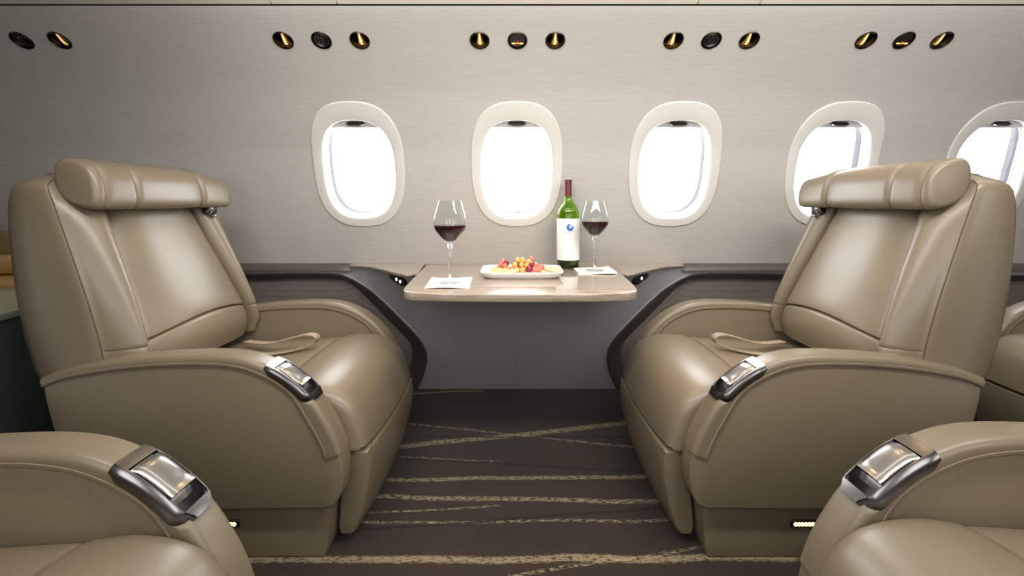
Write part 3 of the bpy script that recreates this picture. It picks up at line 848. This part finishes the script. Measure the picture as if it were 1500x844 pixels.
    for z in zs:
        xr, xs_ = interp(rear, z), interp(frnt, z)
        k = 1.0 - .16 * sstep(1.01, 1.06, z) ** 2 - .0
        bot = sstep(.45, .52, z)
        bol = .052 * sstep(1.04, .93, z) * lerp(.7, 1, bot)
        ring = []
        seamamp = .014
        gz = lerp(.247, .190, (z - .57) / .36); gz = max(.175, min(.258, gz)); inn = .045 * max(0, min(1, (.93 - z) / .36)) * bot + .045 * (1 - bot) * .4
        for y in fy:
            a = abs(y)
            if a >= gy:
                t = (a - gy) / (hwid - gy); fxx = bol * (math.sin(PI * min(1, t ** .85)) ** .75 if 0 < t < 1 else 0)
                fxx += lerp(.0, -.004, t) + inn * (1 - t ** 1.6); aa = lerp(gz, hwid, t)
            else:
                t = a / gy; fxx = .036 * (1 - t ** 4) + inn
                fxx += .018 * gauss(z, .50, .055) * (1 - t * t); aa = gz * t
            fxx -= .018 * gauss(a, gy, .0046) * sstep(1.03, .98, z)
            zz = z
            if a < gy: zz = z + .034 * gauss(z, .565, .10) * (1 - (a / gy) ** 2)
            fxx -= seamamp * gauss(z, .565, .0034) * (1.0 if a < gy else .25)
            ring.append((xs_ + fxx, 1.56 + math.copysign(aa, y) * k, zz))
            if abs(y - gy) < 1e-6 and z < 1.0: seamR.append(ring[-1])
            if abs(y + gy) < 1e-6 and z < 1.0: seamL.append(ring[-1])
            if abs(z - .565) < 1e-6: seamH.append(ring[-1])
        # side, rear corners, rear
        d = xs_ - xr
        side = [(-.004, hwid + .003), (-.012, hwid + .007), (-.03, hwid + .010), (-d * .5, hwid + .012), (-d * .78, hwid + .008), (-d * .9, hwid - .004), (-d * .97, hwid - .03), (-d, hwid - .08), (-d - .006, 0)]
        left = [(xs_ + q, 1.56 - w * k, z) for q, w in side]
        right = [(xs_ + q, 1.56 + w * k, z) for q, w in side[-2::-1]]
        rg.append(ring + left + right)
    # rounded top: shrink towards the middle of the crown
    last = rg[-1]; cx_ = sum(p[0] for p in last) / len(last)
    for f_, dz in ((.86, .0035), (.62, .006), (.3, .0075)):
        rg.append([(cx_ + (p[0] - cx_) * f_, 1.56 + (p[1] - 1.56) * (1 - (1 - f_) * .25), p[2] + dz) for p in last])
    mb.__init__(); mb.loft(rg); bk_ = mb.build('backrest', LEATHER, root, xf, angle=70)
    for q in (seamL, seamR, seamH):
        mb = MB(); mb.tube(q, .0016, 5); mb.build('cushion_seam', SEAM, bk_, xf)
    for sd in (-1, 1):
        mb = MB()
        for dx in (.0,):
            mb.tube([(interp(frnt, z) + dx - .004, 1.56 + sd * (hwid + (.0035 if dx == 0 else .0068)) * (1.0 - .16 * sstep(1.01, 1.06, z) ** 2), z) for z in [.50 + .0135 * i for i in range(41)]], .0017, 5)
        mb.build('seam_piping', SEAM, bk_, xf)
    # headrest
    mb = MB(); rg = []
    hy = [-.298, -.2965, -.292, -.285, -.277, -.2725, -.2705, -.2685, -.264, -.24, -.20, -.176, -.166, -.160, -.156, -.152, -.146, -.136, -.10, -.05, 0, .05, .09, .115, .125, .133, .137, .141, .149, .159, .18, .22, .25, .272, .285, .293, .2965, .298]
    for y in hy:
        e = .298 - abs(y); R = .022
        end = R - math.sqrt(max(0, R * R - (R - min(e, R)) ** 2)) if e < R else 0
        wing = sstep(.137, .30, y)
        g = .013 * gauss(y, .137, .005) + .009 * gauss(y, -.156, .0048) + .0055 * gauss(y, -.2695, .0022) + .003 * (gauss(y, .125, .012) - gauss(y, .112, .01) * 0)
        hd, hh = .051 - end * .75 - g - .010 * wing, .0725 - end * .75 - g - .012 * wing
        cxh, czh = -1.237 + .010 * wing, 1.030 - .012 * wing
        ca, sa = math.cos(math.radians(-17)), math.sin(math.radians(-17))
        ring = []
        for k in range(40):
            th = 2 * PI * k / 40; a, b = superell(hd, hh, 3.3)(th)
            a -= .012 * (1 - (b / max(hh, 1e-4)) ** 2) * (1 if a < 0 else -.3)
            ring.append((cxh + a * ca - b * sa * 1.0 - 0, 1.56 + y, czh + a * sa + b * ca))
        rg.append(ring)
    # lean: top of the pillow sits further back
    rg = [[(2 * (-1.262) - p[0] if False else p[0] - .46 * (p[2] - 1.03), p[1], p[2]) for p in r] for r in rg]
    mb.loft(rg); hr_ = mb.build('headrest', LEATHER, root, xf, angle=70)
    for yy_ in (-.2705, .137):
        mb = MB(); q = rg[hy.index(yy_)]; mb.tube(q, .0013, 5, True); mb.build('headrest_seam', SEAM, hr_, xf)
    # shoulder belt guide on the window-side shoulder
    mb = MB(); yb_, zb = 1.56 + .222, .945; xb = interp(frnt, zb) + .052
    mb.prism([(xb + a * .016, zb + .006 + b * .022) for a, b in [superell(1, 1, 3)(2 * PI * i / 20) for i in range(20)]], yb_ - .024, yb_ + .024, .006, 2)
    bg = mb.build('belt_guide', GUN, root, xf)
    mb = MB(); mb.tube([(xb + .012, yb_ + .017 * math.cos(2 * PI * i / 18), zb - .014 + .011 * math.sin(2 * PI * i / 18)) for i in range(18)], .0035, 6, True); mb.build('belt_ring', CHROME, bg, xf)
    # lap belt looped on the cushion
    mb = MB()
    pth = catmull([(-1.02, 1.70, .452), (-.95, 1.665, .457), (-.885, 1.63, .468), (-.82, 1.62, .486), (-.765, 1.625, .499), (-.735, 1.63, .497), (-.722, 1.632, .486), (-.728, 1.630, .472), (-.755, 1.615, .461), (-.81, 1.59, .450), (-.87, 1.575, .446), (-.93, 1.57, .445)], 5)
    mb.ribbon(pth, (0.25, 1, 0.0), .029, .0030); mb.build('lap_belt', BELT, root, xf)
    return root
left = make_seat(-.85, 1.56, 1, 1, 'tan leather club seat left of the table, with rolled headrest, facing right')
right = make_seat(.838, 1.56, -1, 1, 'tan leather club seat right of the table, with rolled headrest, facing left', .975)
nl = make_seat(-.848, .459, 1, -1, 'tan leather seat cut off at the lower left corner, only its arm and cushion seen')
nr = make_seat(.910, .497, -1, -1, 'tan leather seat cut off at the lower right corner, only its arm and cushion seen')
def copy_tree(o, parent=None):
    c = o.copy(); C.objects.link(c)
    if parent: c.parent = parent
    for ch in list(o.children): copy_tree(ch, c)
    return c
far = copy_tree(right); far.location.x += 1.43
far['label'] = 'tan seat behind the right club seat, only its arm and cushion edge seen'

# ------------------------------------------------------------------ things behind the left seat
t = thing('cabinet', 'low dark cabinet with pale top behind the left club seat', 'cabinet', (-2.05, 1.5, 0))
R_ = lambda p: (p[0] + 2.05, p[1] - 1.5, p[2])
mb = MB(); mb.box((-2.5, 1.30, .0), (-1.62, 1.80, .605), .006, 1); mb.build('cabinet_body', simple('cabinet_dark', srgb(78, 88, 84), .6, noise=.1), t, R_)
mb = MB(); mb.box((-2.51, 1.285, .605), (-1.61, 1.81, .630), .006, 2); mb.build('cabinet_top', simple('cabinet_top_laminate', srgb(150, 156, 140), .4, noise=.04), t, R_)
dv = thing('divan', 'honey tan leather divan against the wall behind the left club seat', 'divan', (-2.6, 2.0, 0))
R_ = lambda p: (p[0] + 2.6, p[1] - 2.0, p[2])
mb = MB(); mb.box((-3.4, 1.84, .10), (-1.95, 2.14, .66), .03, 3); mb.build('seat_base', TAN2, dv, R_)
mb = MB(); mb.box((-3.4, 2.02, .672), (-1.95, 2.13, .845), .04, 4); mb.build('backrest', leather_mat('brown_leather', srgb(132, 112, 72)), dv, R_)
for x0 in (-3.38, -2.36):
    mb = MB(); mb.box((x0, 1.93, .662), (x0 + .40, 2.015, .745), .03, 3); mb.build('bolster', TAN2, dv, R_)

# ------------------------------------------------------------------ table and what stands on it
TZ = .676
tb = thing('table', 'veneered fold-out table with rounded front between the two club seats', 'table', (.014, 2.16, 0))
poly = []
cornerpts = [(-.4425, 2.176), (-.436, 2.05), (-.424, 1.85), (-.412, 1.66), (-.406, 1.595), (-.401, 1.560), (-.388, 1.528), (-.36, 1.508), (-.30, 1.496), (-.20, 1.486), (-.10, 1.481), (0, 1.4795)]
half = catmull(cornerpts, 4)
tpoly = [(x + .008, y) for x, y in half] + [(-x * 1.012 + .012, y) for x, y in half[-2::-1]]
mb = MB(); rg = []
for z, ins in ((TZ - .030, .006), (TZ - .0285, .0025), (TZ - .026, .0005), (TZ - .006, 0), (TZ - .0025, .001), (TZ - .0006, .003), (TZ, .006)):
    rg.append([(x - .014, y - 2.16, z) for x, y in inset(tpoly, ins)])
mb.loft(rg); mb.build('tabletop', VENEER, tb, angle=50)
mb = MB(); mb.box((-.30, 1.62 - 2.16, TZ - .05), (.30, 1.86 - 2.16, TZ - .031), .006, 2); mb.build('support_bracket', PANEL, tb)

def napkin(c, label):
    """c: four corners (x,y); a thin square of paper with a faint printed mark"""
    cx, cy = sum(p[0] for p in c) / 4, sum(p[1] for p in c) / 4
    t = thing('napkin', label, 'napkin', (cx, cy, TZ), 'paper napkins under the wine glasses')
    mb = MB(); n = 12; top, bot = [], []
    for i in range(n + 1):
        ra, rb = [], []
        for j in range(n + 1):
            u, v = i / n, j / n
            x = lerp(lerp(c[0][0], c[1][0], u), lerp(c[3][0], c[2][0], u), v) - cx; y = lerp(lerp(c[0][1], c[1][1], u), lerp(c[3][1], c[2][1], u), v) - cy
            ed = max(0, max(abs(u - .5), abs(v - .5)) * 2 - .62) / .38
            h = .0012 + .0035 * ed ** 2 * (.5 + .5 * math.sin(5 * u + 3 * v + cx * 40))
            ra.append((x, y, h + .0022)); rb.append((x, y, h - .0008 if h > .0022 else .0004))
        top.append(ra); bot.append(rb)
    a = mb.grid(top); b = mb.grid(bot)
    per = [(0, j) for j in range(n)] + [(i, n) for i in range(n)] + [(n, j) for j in range(n, 0, -1)] + [(i, 0) for i in range(n, 0, -1)]
    for (i, j), (k, l) in zip(per, per[1:] + per[:1]): mb.face((a[i][j], a[k][l], b[k][l], b[i][j]))
    mb.build('sheet', PAPER, t, angle=50)
    mb = MB()
    for x0, x1, y0 in ((-.045, -.030, .002), (-.026, -.008, .003), (-.004, .010, .002), (.014, .032, .003), (.036, .047, .002)):
        mb.box((x0, y0 - .004, .0034), (x1, y0 + .004, .0040)); 
    mb.box((-.03, -.022, .0034), (.03, -.019, .0040)); mb.build('printed_mark', INK, t)
    return t
napkin([(-.334, 1.766), (-.174, 1.766), (-.165, 1.565), (-.321, 1.565)], 'white paper napkin under the left wine glass')
napkin([(.253, 2.005), (.424, 2.085), (.418, 1.870), (.258, 1.862)], 'white paper napkin under the wine glass beside the bottle')

def wine_glass(x, y, label):
    t = thing('wine_glass', label, 'wine glass', (x, y, TZ + .0042), 'wine glasses on the table')
    H = .302
    outer = [(.040, 0.0), (.0405, .0012), (.030, .0030), (.014, .0058), (.0068, .0125), (.0050, .025), (.0046, .060), (.0050, .095), (.0070, .122), (.0100, .138), (.014, .1455)]
    bowl = catmull([(.014, .1455), (.028, .160), (.046, .180), (.0575, .197), (.0606, .210), (.0600, .226), (.0560, .250), (.0490, .276), (.0415, H)], 5)
    inner = [(r - .0016, z + .0012 if z < .2 else z) for r, z in bowl[::-1] if r > .019]
    inner[0] = (bowl[-1][0] - .0014, H - .0003)
    inner += [(.012, .1522), (.004, .1505), (.0005, .150)]
    mb = MB(); mb.lathe([(.0405, .0006)] + outer[1:4] + [(.0068, .0110)], n=48, cap=False); mb.lathe([(.040, 0.0), (.0005, .0004)], n=48, cap=False); mb.build('foot', THIN, t, angle=60)
    mb = MB(); mb.lathe([(.0005, .0085), (.0068, .0110)] + outer[4:] + [(.010, .1490), (.0005, .1496)], n=32, cap=False); mb.build('stem', GLASS, t, angle=60)
    mb = MB(); mb.lathe(bowl + inner[:-3], n=48, cap=False); mb.build('bowl', THIN, t, angle=60)
    lv = .2125
    mb = MB(); pw = [(.0005, .1512), (.010, .1532)] + [(r - .0021, z + .0018) for r, z in bowl if .022 < r and z + .0018 < lv and z < .2095] + [(.0582, lv - .001), (.0578, lv), (.0005, lv)]
    mb.lathe(pw, n=48, cap=False); mb.build('wine', WINE, t, angle=50)
    return t
wine_glass(-.2455, 1.655, 'tall glass of red wine on the left end of the table')
wine_glass(.338, 1.955, 'tall glass of red wine right beside the bottle')

bx, by = .236, 2.072
bt = thing('wine_bottle', 'green glass wine bottle with white label and maroon capsule', 'bottle', (bx, by, TZ))
R, H = .0515, .402
op = [(.0005, .012), (.025, .004), (.044, .0), (.049, .003), (R, .010), (R, .225)] + catmull([(R, .225), (.0505, .246), (.046, .266), (.034, .287), (.0225, .302), (.0175, .318), (.0165, .335)], 4)[1:] + [(.0163, H - .012), (.0175, H - .011), (.0175, H - .002), (.0165, H)]
ip = [(r - .0022, z + (.004 if z < .05 else 0)) for r, z in op[::-1] if r > .006]
ip[0] = (.0125, H - .002)
mb = MB(); mb.lathe(op + ip + [(.0005, .018)], n=48, cap=False); mb.build('bottle_glass', GREENG, bt, angle=60)
mb = MB(); mb.lathe([(.0005, .0190), (.0415, .0062), (.0478, .0078), (.0490, .014), (.0488, .208), (.0005, .208)], n=40, cap=False); mb.build('wine', simple('bottled_wine', srgb(24, 14, 12), .1), bt, angle=50)
mb = MB(); mb.lathe([(.0172, .326), (.0172, H - .0125), (.0183, H - .0115), (.0183, H - .001), (.0165, H + .0012), (.0005, H + .0014)], n=36, cap=False)
mb.lathe([(.0172, .326), (.0163, .3262)], n=36, cap=False); mb.build('capsule', CAPS, bt, angle=35)
def on_label(a, z, off): return ((R + off) * math.sin(a), -(R + off) * math.cos(a), z)
mb = MB(); lo, hi, A = .038, .226, 1.55
n = 40
o1 = [[on_label(lerp(-A, A, i / n), z, .0008) for i in range(n + 1)] for z in (lo, .1, .17, hi)]
mb.grid(o1); mb.grid([[on_label(lerp(-A, A, i / n), z, -.0001) for i in range(n + 1)] for z in (lo, .1, .17, hi)])
mb.grid([[on_label(lerp(-A, A, i / n), hi, d) for i in range(n + 1)] for d in (.0008, -.0001)]); mb.grid([[on_label(lerp(-A, A, i / n), lo, d) for i in range(n + 1)] for d in (.0008, -.0001)])
lb = mb.build('label', LABEL, bt, angle=50)
# emblem: a blue head-like oval open on one side, pale core, thin flourish below
mb = MB(); ca, cz = .06, .187
def disc_strip(pts_o, pts_i, off, mbx):
    mbx.grid([[on_label(a, z, off) for a, z in pts_o], [on_label(a, z, off) for a, z in pts_i]])
ths = [math.radians(70 + 330 * i / 40) for i in range(41)]
po = [(ca + .30 * math.cos(t), cz + .0165 * math.sin(t)) for t in ths]
pi_ = [(ca + .02 + (.30 - .20 * math.sin(PI * i / 40) ** .6) * .9 * math.cos(t), cz + .002 + (.0165 - .0075 * math.sin(PI * i / 40) ** .6) * .9 * math.sin(t)) for i, t in enumerate(ths)]
disc_strip(po, pi_, .0014, mb)
mb.build('emblem', BLUE, lb, angle=50)
mb = MB(); ids = [(ca + .03 + .16 * math.cos(2 * PI * i / 24), cz + .003 + .0105 * math.sin(2 * PI * i / 24)) for i in range(24)]
mb.grid([[on_label(a, z, .0013) for a, z in ids], [on_label(ca + .03 + (a - ca - .03) * .05, cz + .003 + (z - cz - .003) * .05, .0013) for a, z in ids]], cu=True); mb.build('emblem_core', PALEBLUE, lb)
mb = MB(); fp = catmull([(-.42, .1605), (-.30, .1615), (-.20, .1645), (-.10, .1685), (.0, .1665), (.10, .1655), (.20, .168), (.32, .171)], 4)
mb.tube([on_label(a, z, .0013) for a, z in fp], .0006, 5)
mb.tube([on_label(a, z, .0012) for a, z in [(-.42, .1605), (-.36, .1610), (-.28, .1622)]], .0010, 5); mb.build('signature', BLUE, lb)

# plate
pcx, pcy = .020, 1.852
pt_ = thing('serving_plate', 'white rectangular porcelain plate of grapes and cheese at the table middle', 'plate', (pcx, pcy, TZ))
def rr(w, d, n, z): return [(w * a, d * b, z) for a, b in [superell(1, 1, n)(2 * PI * i / 64) for i in range(64)]]
mb = MB(); W, D = .166, .112
mb.loft([rr(W * .80, D * .74, 5, .002), rr(W * .86, D * .80, 5, .0), rr(W * .88, D * .83, 6, .002), rr(W * .92, D * .90, 7, .009), rr(W * .985, D * .985, 8, .022), rr(W, D, 9, .0265), rr(W * .995, D * .993, 9, .0278), rr(W * .98, D * .975, 9, .027), rr(W * .955, D * .94, 8, .019), rr(W * .90, D * .86, 7, .0115), rr(W * .84, D * .78, 6, .0095)])
mb.build('dish', PORC, pt_, angle=55)
PZ = TZ + .0098
# cheese slices fanned on the left, wafers on the right
for i in range(4):
    x = -.104 + i * .024; tt = thing('cheese_slice', ['pale cheese slice with orange rind at the left end of the plate', 'second pale cheese slice from the plate left end', 'third pale cheese slice from the plate left end', 'pale cheese slice touching the grapes on the left'][i], 'cheese', (pcx + x, pcy - .004 + .004 * (i % 2), PZ + .0145), 'cheese slices on the plate')
    tt.rotation_euler = (0, -.26, .05 * (-1) ** i)
    mb = MB(); mb.box((-.022, -.070, -.0035), (.024, .070, .0035), .0025, 2); mb.build('paste', CHEESE, tt)
    mb = MB(); mb.box((-.0245, -.071, -.0037), (-.0212, .071, .0037), .0015, 1); mb.build('rind', RIND, tt)
for i in range(4):
    x = .072 + i * .020; tt = tag(None or bpy.data.objects.new('cracker', None), ['pale cracker half hidden behind the grapes on the right', 'second pale cracker right of the grapes', 'third pale cracker right of the grapes', 'pale cracker at the right end of the plate'][i], 'cracker', 'crackers on the plate')
    bpy.data.objects.remove(tt)
    mb = MB(); mb.box((-.024, -.062, -.0026), (.024, .062, .0026), .002, 2)
    for a in (-.04, -.013, .013, .04): mb.sphere((.004, a, .0024), .0022, 6, 4)
    o = mb.build('cracker', CRACK); o.location = (pcx + x, pcy + .003 * (-1) ** i, PZ + .0150 + .0008 * i); o.rotation_euler = (0, .24, .06 * (-1) ** i)
    tag(o, ['pale cracker half hidden behind the grapes on the right', 'second pale cracker right of the grapes', 'third pale cracker right of the grapes', 'pale cracker at the right end of the plate'][i], 'cracker', 'crackers on the plate')
# grapes: three small clusters, each with its stalk
def cluster(name, label, cx, cy, spots_, mats):
    t = thing(name, label, 'grapes', (cx, cy, PZ + .002), 'grape clusters on the plate')
    for (x, y, z, r, m) in spots_:
        mb = MB(); mb.sphere((x, y, z), r, 14, 9, (1, 1, 1.1)); mb.build('grape', mats[m], t)
    zt = max(s[2] for s in spots_)
    mb = MB(); mb.tube([(0, 0, .012), (.004, .002, zt * .6), (.010, .004, zt + .002)], .0014, 6)
    for s in spots_[::2]: mb.tube([(.003, .002, zt * .5), tuple(lerp(a, b, .8) for a, b in zip((.003, .002, zt * .5), s[:3]))], .0009, 5)
    mb.build('stalk', STEM, t); return t
rnd = random.Random(3)
def pile(w, d, layers, seed):
    q = random.Random(seed); out = []
    for li, (nx, ny) in enumerate(layers):
        for i in range(nx):
            for j in range(ny):
                x = (i - (nx - 1) / 2) * .0225 + q.uniform(-.003, .003) + (li % 2) * .006; y = (j - (ny - 1) / 2) * .0225 + q.uniform(-.003, .003)
                out.append((x, y, .0135 + li * .0185 + q.uniform(-.001, .0015), q.uniform(.0112, .0132)))
    return out
cl = pile(0, 0, [(4, 3), (3, 2), (2, 1)], 5)
cluster('grape_cluster', 'heaped amber and pink grapes in the middle of the plate', pcx - .008, pcy - .006, [(x, y, z, r, 0 if (i * 7) % 5 else 1) for i, (x, y, z, r) in enumerate(cl)] + [(.047, .004, .055, .0115, 1), (.038, -.006, .043, .0125, 0)], [G_AMBER, G_ROSE])
cluster('grape_cluster', 'dusky pink grapes at the left of the grape heap', pcx - .075, pcy + .005, [(-.012, 0, .030, .0115, 0), (.006, -.014, .026, .0115, 0), (.004, .016, .028, .0115, 0), (.012, .0, .038, .0115, 1), (-.002, .004, .042, .011, 0)], [G_ROSE, G_DARK])
cluster('grape_cluster', 'dark red and rosy grapes at the front right of the heap', pcx + .044, pcy - .058, [(-.016, -.006, .022, .0140, 1), (.008, -.004, .020, .0135, 0), (.026, .004, .020, .0125, 0), (.014, .012, .034, .0125, 0), (.036, .014, .028, .0115, 0), (-.004, .012, .036, .012, 1)], [G_ROSE, G_DARK])

# ------------------------------------------------------------------ light
SKY_BRIGHT, SKY_DIM = 6.8, 4.6        # overcast daylight, brighter on the table side
w = bpy.data.worlds.new('sky'); bpy.context.scene.world = w; w.use_nodes = True
nt = w.node_tree; bg = nt.nodes['Background']
tc = nt.nodes.new('ShaderNodeTexCoord'); sp = nt.nodes.new('ShaderNodeSeparateXYZ'); nt.links.new(tc.outputs['Generated'], sp.inputs[0])
mr = nt.nodes.new('ShaderNodeMapRange'); mr.inputs[1].default_value = -.3; mr.inputs[2].default_value = .3; mr.inputs[3].default_value = SKY_DIM; mr.inputs[4].default_value = SKY_BRIGHT
nt.links.new(sp.outputs[1], mr.inputs[0]); nt.links.new(mr.outputs[0], bg.inputs[1]); bg.inputs[0].default_value = (.96, .98, 1, 1)
def strip(name, x, y, z, sx, sy, e, col, tgt):
    L = bpy.data.lights.new(name, 'AREA'); L.shape = 'RECTANGLE'; L.size = sx; L.size_y = sy; L.energy = e; L.color = col
    o = bpy.data.objects.new(name, L); C.objects.link(o); o.location = (x, y, z)
    o.rotation_euler = (Vector((x, y, z)) - Vector(tgt)).to_track_quat('Z', 'X').to_euler() if False else (math.atan2(tgt[1] - y, z - tgt[2]), 0, 0)
strip('ceiling_wash_light', .55, 1.36, 1.80, 3.2, .10, 8, (1, .985, .965), (0, 2.1, 1.0))
strip('aisle_fill_light', .32, .66, 1.80, 2.6, .20, 28, (1, .975, .94), (0, 2.0, .75))  # added frontal fill aimed at the window wall, no cabin fitting

# ------------------------------------------------------------------ camera and view
cd = bpy.data.cameras.new('camera'); cam = bpy.data.objects.new('camera', cd); C.objects.link(cam)
cd.sensor_width = 36; cd.lens = F / 1500 * 36; cd.clip_start = .01; cd.clip_end = 60
cam.location = (0, 0, HC); cam.rotation_euler = (PI / 2, 0, 0)
cd.shift_x = (750 - VPX) / 1500; cd.shift_y = (HY - 422) / 1500
s = bpy.context.scene; s.camera = cam
s.view_settings.view_transform = 'Standard'; s.view_settings.look = 'None'; s.view_settings.exposure = .36; s.view_settings.gamma = 1
s.view_settings.use_curve_mapping = False
s.cycles.caustics_reflective = False; s.cycles.blur_glossy = 1.0
